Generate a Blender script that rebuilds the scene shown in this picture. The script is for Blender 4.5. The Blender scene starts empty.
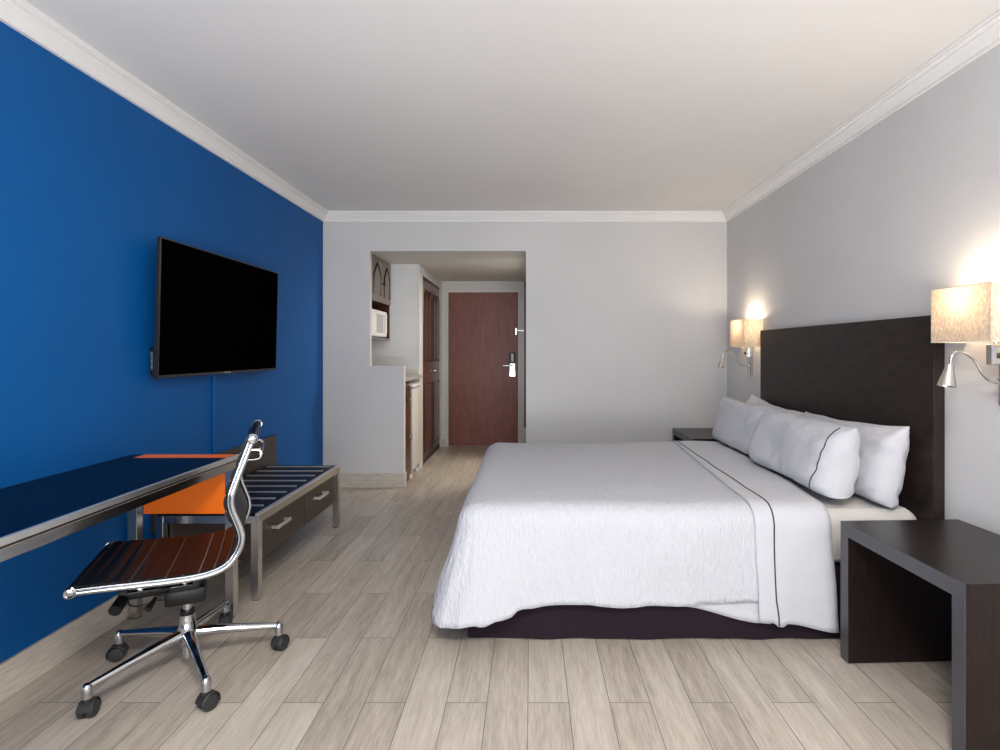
import bpy, bmesh, math
from mathutils import Vector, Matrix, noise

scene = bpy.context.scene
COL = scene.collection

# ------------------------------------------------------------------ camera
cam_d = bpy.data.cameras.new('camera')
cam_d.sensor_width = 36.0
cam_d.lens = 19.44
cam_d.shift_x = -0.030
cam_d.shift_y = -0.024
cam_d.clip_start = 0.05
cam = bpy.data.objects.new('camera', cam_d)
cam.location = (0, 0, 1.26)
cam.rotation_euler = (math.radians(90), 0, 0)
COL.objects.link(cam)
scene.camera = cam

# ------------------------------------------------------------------ light
scene.view_settings.view_transform = 'Standard'
scene.view_settings.look = 'None'
scene.view_settings.gamma = 1.0
scene.view_settings.use_curve_mapping = False
scene.view_settings.exposure = 0.08

world = bpy.data.worlds.new('world')
scene.world = world
world.use_nodes = True
bg = world.node_tree.nodes['Background']
bg.inputs[0].default_value = (0.72, 0.84, 1.0, 1)
bg.inputs[1].default_value = 1.0


def area(name, loc, rot, sx, sy, power, color, spread=180):
    l = bpy.data.lights.new(name, 'AREA')
    l.shape = 'RECTANGLE'
    l.size = sx
    l.size_y = sy
    l.energy = power
    l.color = color
    l.spread = math.radians(spread)
    o = bpy.data.objects.new(name, l)
    o.location = loc
    o.rotation_euler = rot
    COL.objects.link(o)
    return o


# daylight arriving through the wide window in the wall behind the camera
area('window_daylight', (0.0, -1.45, 1.30), (math.radians(90), 0, 0), 3.3, 2.2, 38, (0.80, 0.89, 1.0))
# added fill outside the window, aimed upward to brighten the ceiling
area('ceiling_fill_light', (0.0, -2.35, 0.10), (math.radians(180 - 38), 0, 0), 3.6, 1.6, 285, (1.0, 0.955, 0.905))
# added ceiling lamp behind the camera, brightening bed and floor (body built further down)
area('fill_lamp_light', (0.1, -0.1, 2.44), (0, 0, 0), 0.5, 0.5, 72, (1.0, 0.94, 0.88))
# added fill lamp in an unseen side room, brightening the entry corridor
area('entry_fill_light', (0.62, 5.62, 2.10), (0, math.radians(35), 0), 0.5, 0.5, 46, (1.0, 0.91, 0.80))


# ------------------------------------------------------------------ helpers
def smooth(me, angle=35):
    me.polygons.foreach_set('use_smooth', [True] * len(me.polygons))
    try:
        me.set_sharp_from_angle(angle=math.radians(angle))
    except Exception:
        pass


def obj(name, bm, mat, parent=None, sm=True, angle=35, kind=None):
    bmesh.ops.recalc_face_normals(bm, faces=bm.faces)
    me = bpy.data.meshes.new(name)
    bm.to_mesh(me)
    bm.free()
    if sm:
        smooth(me, angle)
    for m in (mat if isinstance(mat, (list, tuple)) else [mat]):
        me.materials.append(m)
    o = bpy.data.objects.new(name, me)
    COL.objects.link(o)
    if parent is not None:
        o.parent = parent
        r = parent
        off = Vector((0, 0, 0))
        while r is not None and r.type == 'EMPTY':
            off += r.location
            r = r.parent
        if parent.type == 'EMPTY':
            o.matrix_parent_inverse = Matrix.Translation(-off)
    if kind:
        o['kind'] = kind
    return o


def thing(name, label, cat, loc, group=None):
    o = bpy.data.objects.new(name, None)
    o.empty_display_size = 0.1
    o.location = loc
    COL.objects.link(o)
    o['label'] = label
    o['category'] = cat
    if group:
        o['group'] = group
    return o


def tag(o, label, cat, group=None):
    o['label'] = label
    o['category'] = cat
    if group:
        o['group'] = group
    return o


def box(bm, x0, x1, y0, y1, z0, z1, bev=0.0, seg=2):
    m = Matrix.Translation(((x0 + x1) / 2, (y0 + y1) / 2, (z0 + z1) / 2)) @ Matrix.Diagonal((abs(x1 - x0), abs(y1 - y0), abs(z1 - z0), 1))
    g = bmesh.ops.create_cube(bm, size=1.0, matrix=m)
    if bev > 0:
        vs = set(g['verts'])
        es = [e for e in bm.edges if e.verts[0] in vs and e.verts[1] in vs]
        if bev < 0.0055:
            seg = 1
        bmesh.ops.bevel(bm, geom=es, offset=bev, segments=seg, profile=0.5, affect='EDGES')
    return bm


def B(*a, **k):
    return box(bmesh.new(), *a, **k)


def tube(bm, pts, r, n=12, closed=False, caps=True, flat=1.0, up=None):
    """sweep a round (or flattened) section along points; r is one number or one per point"""
    pts = [Vector(p) for p in pts]
    N = len(pts)
    rs = r if isinstance(r, (list, tuple)) else [r] * N
    rings = []
    prev = None
    for i in range(N):
        if closed:
            t = (pts[(i + 1) % N] - pts[(i - 1) % N]).normalized()
        else:
            t = (pts[min(i + 1, N - 1)] - pts[max(i - 1, 0)]).normalized()
        if up is not None:
            a = Vector(up)
            a = (a - a.dot(t) * t).normalized()
        elif prev is None:
            a = Vector((0, 0, 1)) if abs(t.z) < 0.9 else Vector((1, 0, 0))
            a = (a - a.dot(t) * t).normalized()
        else:
            a = (prev - prev.dot(t) * t).normalized()
        prev = a
        b = t.cross(a)
        ring = []
        for k in range(n):
            w = 2 * math.pi * k / n
            ring.append(bm.verts.new(pts[i] + rs[i] * (math.cos(w) * a + flat * math.sin(w) * b)))
        rings.append(ring)
    M = N if closed else N - 1
    for i in range(M):
        A, C = rings[i], rings[(i + 1) % N]
        for k in range(n):
            bm.faces.new((A[k], A[(k + 1) % n], C[(k + 1) % n], C[k]))
    if caps and not closed:
        bm.faces.new(rings[0])
        bm.faces.new(rings[-1])
    return bm


def cyl(bm, p0, p1, r0, r1=None, n=24):
    return tube(bm, [p0, p1], [r0, r0 if r1 is None else r1], n=n)


def lathe(bm, prof, origin, axis=(0, 0, 1), n=28):
    """prof: (radius, height along axis) list"""
    ax = Vector(axis).normalized()
    a = Vector((0, 0, 1)) if abs(ax.z) < 0.9 else Vector((1, 0, 0))
    a = (a - a.dot(ax) * ax).normalized()
    b = ax.cross(a)
    o = Vector(origin)
    rings = []
    for r, h in prof:
        rings.append([bm.verts.new(o + ax * h + max(r, 1e-4) * (math.cos(2 * math.pi * k / n) * a + math.sin(2 * math.pi * k / n) * b)) for k in range(n)])
    for A, C in zip(rings, rings[1:]):
        for k in range(n):
            bm.faces.new((A[k], A[(k + 1) % n], C[(k + 1) % n], C[k]))
    bm.faces.new(rings[0])
    bm.faces.new(rings[-1])
    return bm


def spline(pts, per=8):
    """Catmull-Rom through the points (any dimension)"""
    P = [Vector(p) for p in pts]
    P = [P[0] * 2 - P[1]] + P + [P[-1] * 2 - P[-2]]
    out = []
    for i in range(1, len(P) - 2):
        for k in range(per):
            t = k / per
            out.append(0.5 * ((2 * P[i]) + (P[i + 1] - P[i - 1]) * t + (2 * P[i - 1] - 5 * P[i] + 4 * P[i + 1] - P[i + 2]) * t * t + (3 * P[i] - P[i - 1] - 3 * P[i + 1] + P[i + 2]) * t ** 3))
    out.append(P[-2].copy())
    return out


def lerp_table(tab, x):
    if x <= tab[0][0]:
        return tab[0][1]
    for (a, va), (b, vb) in zip(tab, tab[1:]):
        if x <= b:
            t = (x - a) / (b - a)
            t = t * t * (3 - 2 * t)
            return va + (vb - va) * t
    return tab[-1][1]


def nz(x, y, z):
    return noise.noise(Vector((x, y, z)))


# ------------------------------------------------------------------ materials
def base(name, color=(0.8, 0.8, 0.8), rough=0.5, metal=0.0, coat=0.0, coat_rough=0.05, spec=0.5):
    m = bpy.data.materials.new(name)
    m.use_nodes = True
    nt = m.node_tree
    p = nt.nodes['Principled BSDF']
    p.inputs['Base Color'].default_value = (*color, 1)
    p.inputs['Roughness'].default_value = rough
    p.inputs['Metallic'].default_value = metal
    p.inputs['Coat Weight'].default_value = coat
    p.inputs['Coat Roughness'].default_value = coat_rough
    p.inputs['Specular IOR Level'].default_value = spec
    return m, nt, p


def nd(nt, typ, **kw):
    n = nt.nodes.new(typ)
    for k, v in kw.items():
        setattr(n, k, v)
    return n


def coords(nt, scale=(1, 1, 1), rot=(0, 0, 0)):
    t = nd(nt, 'ShaderNodeTexCoord')
    mp = nd(nt, 'ShaderNodeMapping')
    mp.inputs['Scale'].default_value = scale
    mp.inputs['Rotation'].default_value = rot
    nt.links.new(t.outputs['Object'], mp.inputs['Vector'])
    return mp.outputs['Vector']


def noisy(nt, vec, scale, detail=3, rough=0.55):
    n = nd(nt, 'ShaderNodeTexNoise')
    n.inputs['Scale'].default_value = scale
    n.inputs['Detail'].default_value = detail
    n.inputs['Roughness'].default_value = rough
    nt.links.new(vec, n.inputs['Vector'])
    return n.outputs['Fac']


def ramp(nt, fac, stops):
    r = nd(nt, 'ShaderNodeValToRGB')
    el = r.color_ramp.elements
    while len(el) < len(stops):
        el.new(0.5)
    for e, (p, c) in zip(el, stops):
        e.position = p
        e.color = (*c, 1)
    nt.links.new(fac, r.inputs['Fac'])
    return r.outputs['Color']


def bump(nt, p, h, strength, dist=0.01):
    b = nd(nt, 'ShaderNodeBump')
    b.inputs['Strength'].default_value = strength
    b.inputs['Distance'].default_value = dist
    nt.links.new(h, b.inputs['Height'])
    nt.links.new(b.outputs['Normal'], p.inputs['Normal'])


def paint(name, color, rough=0.6, var=0.03, bs=0.05, spec=0.5):
    m, nt, p = base(name, color, rough, spec=spec)
    v = coords(nt)
    f = noisy(nt, v, 1.3, 3)
    c0 = tuple(c * (1 - var) for c in color)
    c1 = tuple(min(1, c * (1 + var)) for c in color)
    nt.links.new(ramp(nt, f, [(0.3, c0), (0.7, c1)]), p.inputs['Base Color'])
    bump(nt, p, noisy(nt, v, 220, 2), bs, 0.002)
    return m


def wood(name, c0, c1, scale=(1, 1, 1), rough=0.35, coat=0.0, freq=9, spec=0.5):
    m, nt, p = base(name, c0, rough, coat=coat, spec=spec)
    v = coords(nt, scale)
    f = noisy(nt, v, freq, 6, 0.65)
    nt.links.new(ramp(nt, f, [(0.3, c0), (0.7, c1)]), p.inputs['Base Color'])
    bump(nt, p, noisy(nt, v, freq * 4, 3), 0.08, 0.002)
    return m


def cloth(name, color, kind='plain', rough=0.9):
    m, nt, p = base(name, color, rough, spec=0.25)
    p.inputs['Sheen Weight'].default_value = 0.0 if kind == 'linen' else 0.1
    v = coords(nt)
    if kind == 'seersucker':
        # puckered rows that run along the length of the drop
        v2 = coords(nt, (1.0, 0.35, 0.35))
        a = nd(nt, 'ShaderNodeTexVoronoi')
        a.inputs['Scale'].default_value = 95
        nt.links.new(v2, a.inputs['Vector'])
        f = noisy(nt, coords(nt, (1.0, 0.25, 0.25)), 90, 2)
        mx = nd(nt, 'ShaderNodeMath', operation='ADD')
        nt.links.new(a.outputs['Distance'], mx.inputs[0])
        nt.links.new(f, mx.inputs[1])
        bump(nt, p, mx.outputs[0], 0.6, 0.007)
    elif kind == 'linen':
        a = noisy(nt, coords(nt, (1, 1, 6)), 90, 3)
        b = noisy(nt, coords(nt, (6, 6, 1)), 60, 3)
        mx = nd(nt, 'ShaderNodeMath', operation='MULTIPLY')
        nt.links.new(a, mx.inputs[0])
        nt.links.new(b, mx.inputs[1])
        c0 = tuple(c * 0.72 for c in color)
        c1 = tuple(min(1, c * 1.2) for c in color)
        nt.links.new(ramp(nt, mx.outputs[0], [(0.12, c0), (0.38, c1)]), p.inputs['Base Color'])
        bump(nt, p, mx.outputs[0], 0.3, 0.003)
    else:
        bump(nt, p, noisy(nt, v, 9, 4, 0.5), 0.6, 0.02)
    return m


WHITE_PAINT = paint('white_gloss_paint', (0.86, 0.85, 0.835), 0.4, 0.01, 0.02)
CEIL = paint('ceiling_paint', (0.80, 0.785, 0.765), 0.8, 0.02)
GREY = paint('grey_wall_paint', (0.645, 0.635, 0.628), 0.6, 0.03)
GREY2 = paint('pale_niche_paint', (0.70, 0.715, 0.72), 0.6, 0.03)
BLUE = paint('blue_wall_paint', (0.0006, 0.092, 0.325), 0.55, 0.05, spec=0.22)
CASING = paint('white_casing_paint', (0.68, 0.67, 0.64), 0.35, 0.03, 0.02)
DARKWOOD = wood('espresso_wood', (0.009, 0.0052, 0.0045), (0.021, 0.0125, 0.011), (14, 14, 1.2), 0.36, spec=0.25)
DARKTOP = wood('espresso_wood_top', (0.012, 0.009, 0.008), (0.024, 0.017, 0.014), (1.2, 14, 14), 0.30, spec=0.28)
HBWOOD = wood('headboard_espresso', (0.013, 0.0085, 0.007), (0.032, 0.022, 0.019), (14, 1.2, 3), 0.42, spec=0.22)
WALNUT = wood('brown_drawer_wood', (0.030, 0.019, 0.014), (0.055, 0.036, 0.027), (12, 1.0, 12), 0.4)
MAHOG = wood('mahogany_door_wood', (0.15, 0.036, 0.023), (0.25, 0.070, 0.044), (6, 6, 0.9), 0.42, freq=5)
CLOSET = wood('closet_wood', (0.055, 0.018, 0.012), (0.12, 0.045, 0.028), (6, 6, 0.8), 0.25, freq=6)
CABWOOD = wood('cabinet_wood', (0.13, 0.095, 0.085), (0.22, 0.17, 0.15), (6, 6, 0.8), 0.3, freq=6)
GROOVE, _, _ = base('dark_moulding', (0.02, 0.009, 0.007), 0.4)
CHROME, _, _ = base('chrome', (0.50, 0.51, 0.53), 0.08, 1.0)


def brushed(name, color, rough, scale):
    m, nt, p = base(name, color, rough, 1.0)
    f = noisy(nt, coords(nt, scale), 60, 3)
    nt.links.new(ramp(nt, f, [(0.3, (rough * 0.88,) * 3), (0.7, (rough * 1.12,) * 3)]), p.inputs['Roughness'])
    return m


STEEL = brushed('brushed_steel', (0.62, 0.605, 0.58), 0.24, (1, 1, 0.05))
STEEL_H = brushed('brushed_steel_edge', (0.88, 0.87, 0.85), 0.42, (1, 0.05, 1))
NICKEL = brushed('brushed_nickel', (0.62, 0.60, 0.57), 0.25, (1, 1, 1))
BLACKGLASS, _, _ = base('black_glass_top', (0.0008, 0.002, 0.008), 0.22, spec=0.06)
BLACKLAM, _, _ = base('black_laminate', (0.003, 0.004, 0.008), 0.3, spec=0.08)
SCREEN, _, _ = base('tv_screen', (0.0008, 0.0008, 0.0008), 0.5, spec=0.0)
TVBEZEL, _, _ = base('tv_bezel', (0.012, 0.012, 0.014), 0.35)
PLASTIC, _, _ = base('black_plastic', (0.007, 0.007, 0.008), 0.38, spec=0.35)
RUBBER, _, _ = base('caster_rubber', (0.02, 0.02, 0.022), 0.55)
WHITEPL, _, _ = base('white_plastic', (0.80, 0.80, 0.78), 0.3)
FRIDGE = paint('fridge_enamel', (0.66, 0.63, 0.57), 0.3, 0.02, 0.02)
ORANGE = paint('orange_lacquer', (1.0, 0.185, 0.008), 0.35, 0.02, 0.01)
COUNTER = paint('stone_counter', (0.46, 0.42, 0.38), 0.3, 0.08, 0.02)
DARKGREEN, _, _ = base('switch_insert', (0.02, 0.035, 0.025), 0.3)
SHEENBAND, _, _ = base('edge_band_sheen_grey', (0.060, 0.058, 0.068), 0.35, spec=0.6)  # laminate edge, its reflected light put into a paler grey
PIPE, _, _ = base('dark_piping', (0.035, 0.033, 0.035), 0.8)
DUVET = cloth('white_seersucker', (0.535, 0.542, 0.58), 'seersucker')
SHEET = cloth('white_sheet_cotton', (0.55, 0.556, 0.59))
MATT = cloth('cream_mattress_cover', (0.64, 0.62, 0.59))
SKIRT = cloth('dark_plum_linen', (0.016, 0.008, 0.014), 'linen')
INKGLASS, _, _ = base('microwave_window', (0.45, 0.45, 0.45), 0.15)


def leather():
    m, nt, p = base('black_leather', (0.008, 0.008, 0.010), 0.28, coat=0.0, spec=0.08)
    bump(nt, p, noisy(nt, coords(nt), 300, 3), 0.08, 0.001)
    return m


LEATHER = leather()
STITCH, _, _ = base('grey_stitching', (0.30, 0.29, 0.28), 0.6)


def tile_floor(name, along, across, off_across, off_along, base_cols, gscale):
    """wood-look porcelain planks laid in half bond"""
    m, nt, p = base(name, (0.4, 0.36, 0.31), 0.34, spec=0.45)
    L = nt.links.new
    t = nd(nt, 'ShaderNodeTexCoord')
    s = nd(nt, 'ShaderNodeSeparateXYZ')
    L(t.outputs['Object'], s.inputs[0])

    def M(op, a, b=None, c=None):
        n = nd(nt, 'ShaderNodeMath', operation=op)
        for i, v in enumerate((a, b, c)):
            if v is None:
                continue
            if isinstance(v, (int, float)):
                n.inputs[i].default_value = v
            else:
                L(v, n.inputs[i])
        return n.outputs[0]
    U = s.outputs[across]
    V = s.outputs[along]
    u = M('DIVIDE', M('ADD', U, off_across), 0.1462)
    col = M('FLOOR', u)
    odd = M('FLOORED_MODULO', col, 2.0)
    v = M('ADD', M('DIVIDE', M('SUBTRACT', V, off_along), 0.874), M('MULTIPLY', odd, 0.5))
    row = M('FLOOR', v)
    fu = M('FRACT', u)
    fv = M('FRACT', v)
    eu = M('MULTIPLY', M('MINIMUM', fu, M('SUBTRACT', 1.0, fu)), 0.1462)
    ev = M('MULTIPLY', M('MINIMUM', fv, M('SUBTRACT', 1.0, fv)), 0.874)
    e = M('MINIMUM', eu, ev)
    joint = M('LESS_THAN', e, 0.0013)
    cb = nd(nt, 'ShaderNodeCombineXYZ')
    L(col, cb.inputs[0])
    L(row, cb.inputs[1])
    wn = nd(nt, 'ShaderNodeTexWhiteNoise', noise_dimensions='3D')
    L(cb.outputs[0], wn.inputs['Vector'])
    # grain, shifted from plank to plank
    add = nd(nt, 'ShaderNodeVectorMath', operation='MULTIPLY_ADD')
    L(wn.outputs['Color'], add.inputs[0])
    add.inputs[1].default_value = (7, 7, 7)
    L(t.outputs['Object'], add.inputs[2])
    mp = nd(nt, 'ShaderNodeMapping')
    mp.inputs['Scale'].default_value = gscale
    L(add.outputs[0], mp.inputs['Vector'])
    g1 = noisy(nt, mp.outputs['Vector'], 9, 6, 0.62)
    g2 = noisy(nt, mp.outputs['Vector'], 2.2, 3, 0.5)
    gm = M('ADD', M('MULTIPLY', g1, 0.55), M('MULTIPLY', g2, 0.45))
    gm = M('ADD', gm, M('MULTIPLY', M('SUBTRACT', wn.outputs['Value'], 0.5), 0.22))
    c = ramp(nt, gm, [(0.30, base_cols[0]), (0.50, base_cols[1]), (0.70, base_cols[2])])
    mix = nd(nt, 'ShaderNodeMix', data_type='RGBA')
    L(joint, mix.inputs[0])
    L(c, mix.inputs[6])
    mix.inputs[7].default_value = (0.10, 0.085, 0.07, 1)
    L(mix.outputs[2], p.inputs['Base Color'])
    h = M('SUBTRACT', M('MULTIPLY', g1, 0.15), joint)
    bump(nt, p, h, 0.25, 0.002)
    return m


TILE = tile_floor('wood_look_tile', 'Y', 'X', 0.0076, 1.935,
                  [(0.31, 0.265, 0.215), (0.45, 0.395, 0.33), (0.56, 0.505, 0.435)], (14, 1.3, 1))
BASET = paint('baseboard_tile', (0.47, 0.42, 0.36), 0.35, 0.10, 0.02)


def wood_tile_base(name, sc):
    m, nt, p = base(name, (0.5, 0.45, 0.4), 0.35)
    f = noisy(nt, coords(nt, sc), 9, 5, 0.6)
    nt.links.new(ramp(nt, f, [(0.3, (0.47, 0.415, 0.35)), (0.7, (0.66, 0.61, 0.54))]), p.inputs['Base Color'])
    return m


BASE_Y = wood_tile_base('baseboard_tile_long', (1, 1.2, 12))
BASE_X = wood_tile_base('baseboard_tile_wide', (1.2, 1, 12))

# ------------------------------------------------------------------ room dimensions
XL, XR, YB, YR, ZC = -1.911, 1.819, 4.985, -1.35, 2.535
OX0, OX1, OZ = -1.477, -0.037, 2.183          # opening to the entry
HWX, HWZ = -1.163, 1.122                      # half wall
YN, YD = 5.744, 7.162                         # niche side wall, door wall
WT = 0.055


def struct(name, bm, mat, **k):
    return obj(name, bm, mat, kind='structure', **k)


struct('floor', B(XL - 0.15, XR + 0.15, YR - 0.15, YD + 0.15, -0.10, 0.0), TILE, sm=False)
struct('ceiling', B(XL, XR, YR, YB, ZC, ZC + 0.1), CEIL, sm=False)
struct('wall_left', B(XL - 0.12, XL, YR - 0.12, YB + WT, 0, ZC + 0.1), BLUE, sm=False)
struct('wall_right', B(XR, XR + 0.12, YR - 0.12, YB + WT, 0, ZC + 0.1), GREY, sm=False)


def poly_prism(bm, pts, y0, y1):
    a = [bm.verts.new((x, y0, z)) for x, z in pts]
    b = [bm.verts.new((x, y1, z)) for x, z in pts]
    bm.faces.new(a)
    bm.faces.new(b[::-1])
    for i in range(len(pts)):
        j = (i + 1) % len(pts)
        bm.faces.new((a[i], a[j], b[j], b[i]))
    return bm


struct('wall_back', poly_prism(bmesh.new(), [(XL, 0), (HWX, 0), (HWX, HWZ), (OX0, HWZ), (OX0, OZ), (OX1, OZ), (OX1, 0), (XR, 0), (XR, ZC), (XL, ZC)], YB, YB + WT), GREY, sm=False)
# the wall behind the camera with its wide window
bm = bmesh.new()
WX0, WX1, WZ0, WZ1 = -1.65, 1.65, 0.18, 2.38
box(bm, XL, WX0, YR - 0.12, YR, 0, ZC)
box(bm, WX1, XR, YR - 0.12, YR, 0, ZC)
box(bm, WX0, WX1, YR - 0.12, YR, 0, WZ0)
box(bm, WX0, WX1, YR - 0.12, YR, WZ1, ZC)
struct('wall_rear', bm, GREY, sm=False)
bm = bmesh.new()
for x in (WX0, -0.03, WX1 - 0.06):
    box(bm, x, x + 0.06, YR - 0.09, YR - 0.04, WZ0, WZ1)
box(bm, WX0, WX1, YR - 0.09, YR - 0.04, WZ0, WZ0 + 0.06)
box(bm, WX0, WX1, YR - 0.09, YR - 0.04, WZ1 - 0.06, WZ1)
struct('window_1', bm, CASING, sm=False)

# entry: kitchenette niche, closet block, corridor
struct('wall_niche', B(XL - 0.12, XL, YB + WT, YN, 0, OZ + 0.1), GREY2, sm=False)
struct('wall_closet', B(XL, -1.20, YN, YD, 0, OZ), GREY2, sm=False)
struct('wall_entry', B(XL, 0.10, YD, YD + 0.12, 0, OZ + 0.1), CASING, sm=False)
# side opening and the unseen room behind it, added to let fill into the entry
bm = bmesh.new()
DY0, DY1 = 5.22, 6.02
box(bm, OX1, OX1 + 0.12, YB + WT, DY0, 0, OZ + 0.1)
box(bm, OX1, OX1 + 0.12, DY1, YD, 0, OZ + 0.1)
box(bm, OX1, OX1 + 0.12, DY0, DY1, 2.05, OZ + 0.1)
struct('wall_corridor', bm, GREY, sm=False)
bm = bmesh.new()
box(bm, OX1 + 0.12, 1.60, 5.045, 5.10, 0, OZ + 0.1)
box(bm, OX1 + 0.12, 1.60, 6.40, 6.46, 0, OZ + 0.1)
box(bm, 1.60, 1.66, 5.045, 6.46, 0, OZ + 0.1)
struct('wall_added_room', bm, GREY2, sm=False)
struct('ceiling_added_room', B(OX1 + 0.12, 1.66, 5.045, 6.46, OZ, OZ + 0.1), CEIL, sm=False)
struct('ceiling_entry', B(XL, OX1, YB + WT, YD, OZ, OZ + 0.1), paint('entry_ceiling_paint', (0.70, 0.69, 0.66), 0.8, 0.02), sm=False)

# crown moulding, one mitred run per wall
CP = [(0.0, ZC - 0.084), (0.0, ZC), (0.073, ZC), (0.073, ZC - 0.010), (0.066, ZC - 0.012), (0.066, ZC - 0.020), (0.058, ZC - 0.024),
      (0.050, ZC - 0.027), (0.050, ZC - 0.034), (0.040, ZC - 0.043), (0.029, ZC - 0.058), (0.022, ZC - 0.068), (0.016, ZC - 0.070), (0.016, ZC - 0.084)]


def crown(name, p0, p1, inward, d0, d1):
    """p0/p1: wall end points (x, y); inward: into the room; mitre: ends shift along the wall by the offset"""
    bm = bmesh.new()
    p0, p1, n = Vector(p0), Vector(p1), Vector(inward)
    t = (p1 - p0).normalized()
    A, C = [], []
    for o_, z in CP:
        a = p0 + n * o_ + t * o_ * d0
        c = p1 + n * o_ - t * o_ * d1
        A.append(bm.verts.new((a.x, a.y, z)))
        C.append(bm.verts.new((c.x, c.y, z)))
    k = len(CP)
    for i in range(k):
        bm.faces.new((A[i], A[(i + 1) % k], C[(i + 1) % k], C[i]))
    bm.faces.new(A)
    bm.faces.new(C[::-1])
    struct(name, bm, WHITE_PAINT, angle=28)


crown('trim_1', (XL, YR), (XL, YB), (1, 0), 1, 1)
crown('trim_2', (XL, YB), (XR, YB), (0, -1), 1, 1)
crown('trim_3', (XR, YR), (XR, YB), (-1, 0), 1, 1)
crown('trim_4', (XL, YR), (XR, YR), (0, 1), 1, 1)

# baseboards in the floor's tile
BH = 0.135
struct('baseboard_left', B(XL, XL + 0.014, YR, YB, 0, BH, bev=0.002), BASE_Y)
bm = B(XL + 0.014, HWX + 0.012, YB - 0.012, YB, 0, BH, bev=0.002)
box(bm, HWX, HWX + 0.012, YB, YB + WT, 0, BH, bev=0.002)
box(bm, OX1, XR, YB - 0.012, YB, 0, BH, bev=0.002)
struct('baseboard_back', bm, BASE_X)
struct('baseboard_right', B(XR - 0.014, XR, YR, YB - 0.012, 0, BH, bev=0.002), BASE_Y)
bm = B(-1.19, -1.118, YD - 0.034, YD, 0, 0.10, bev=0.002)
struct('baseboard_entry', bm, BASE_X)

# ------------------------------------------------------------------ entrance door and its casing
bm = bmesh.new()
for x0, x1, z0, z1, t in ((-1.172, -1.112, 0, 2.135, 0.022), (-0.123, -0.060, 0, 2.135, 0.022), (-1.112, -0.123, 2.083, 2.135, 0.022),
                          (-1.112, -1.078, 0, 2.083, 0.034), (-0.157, -0.123, 0, 2.083, 0.034), (-1.078, -0.157, 2.034, 2.083, 0.034)):
    box(bm, x0, x1, YD - t, YD, z0, z1, bev=0.003)
struct('trim_5', bm, CASING)
d = thing('door_1', 'closed mahogany entrance door at the end of the entry corridor', 'door', (-0.616, YD, 0))
d['kind'] = 'structure'
obj('door_leaf', B(-1.076, -0.159, YD - 0.016, YD - 0.001, 0.006, 2.032, bev=0.002), MAHOG, d)
lk = obj('card_reader', B(-0.272, -0.194, YD - 0.045, YD - 0.016, 1.106, 1.236, bev=0.004), PLASTIC, d)
obj('reader_face', B(-0.248, -0.218, YD - 0.048, YD - 0.045, 1.122, 1.222, bev=0.001), INKGLASS, lk)
lp = obj('lock_plate', B(-0.268, -0.198, YD - 0.026, YD - 0.016, 0.925, 1.098, bev=0.003), CHROME, d)
bm = cyl(bmesh.new(), (-0.232, YD - 0.026, 1.068), (-0.232, YD - 0.075, 1.068), 0.011)
tube(bm, spline([(-0.232, YD - 0.070, 1.068), (-0.27, YD - 0.073, 1.070), (-0.352, YD - 0.070, 1.066)], 5), 0.009, 10)
obj('door_handle', bm, CHROME, d)
bm = cyl(bmesh.new(), (-0.230, YD - 0.0275, 0.995), (-0.230, YD - 0.0255, 0.995), 0.011)
box(bm, -0.235, -0.225, YD - 0.0275, YD - 0.0255, 0.965, 0.995)
obj('keyhole', bm, PLASTIC, d)
bm = B(-0.196, -0.172, YD - 0.036, YD - 0.016, 1.47, 1.565, bev=0.003)
box(bm, -0.172, -0.075, YD - 0.044, YD - 0.034, 1.525, 1.537, bev=0.002)
obj('security_latch', bm, NICKEL, d)

# dark framed tall panel on the corridor's right wall
bm = bmesh.new()
fy0, fy1, fz0, fz1 = 6.20, 7.02, 0.38, 2.06
for a in ((fy0, fy1, fz0, fz0 + 0.05), (fy0, fy1, fz1 - 0.05, fz1), (fy0, fy0 + 0.05, fz0, fz1), (fy1 - 0.05, fy1, fz0, fz1)):
    box(bm, OX1 - 0.030, OX1, a[0], a[1], a[2], a[3], bev=0.002)
t = thing('wall_mirror', 'tall dark framed mirror hung on the side wall of the entry corridor', 'mirror', (OX1, 6.6, fz0))
obj('mirror_frame', bm, GROOVE, t)
obj('mirror_glass', B(OX1 - 0.010, OX1, fy0 + 0.04, fy1 - 0.04, fz0 + 0.04, fz1 - 0.04), CHROME, t, sm=False)

# ------------------------------------------------------------------ closet in the entry
CX = -1.20
t = thing('wardrobe', 'built-in dark wood closet with carved arched doors beside the entrance door', 'closet', (CX, 6.48, 0))
bm = bmesh.new()
box(bm, CX, CX + 0.030, YN, YN + 0.10, 0, OZ, bev=0.003)
box(bm, CX, CX + 0.022, YN + 0.10, 5.935, 0, 2.10, bev=0.003)
box(bm, CX, CX + 0.030, 7.045, 7.125, 0, 2.10, bev=0.003)
box(bm, CX, CX + 0.030, YN + 0.10, 7.125, 2.085, OZ, bev=0.003)
obj('closet_casing', bm, CASING, t)
bm = bmesh.new()
box(bm, CX, CX + 0.020, 5.935, 5.965, 0, 2.085)
box(bm, CX, CX + 0.020, 7.015, 7.045, 0, 2.085)
box(bm, CX, CX + 0.020, 5.965, 7.015, 2.055, 2.085)
box(bm, CX, CX + 0.012, 5.965, 7.015, 0, 0.06)
obj('door_frame', bm, GROOVE, t)


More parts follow.
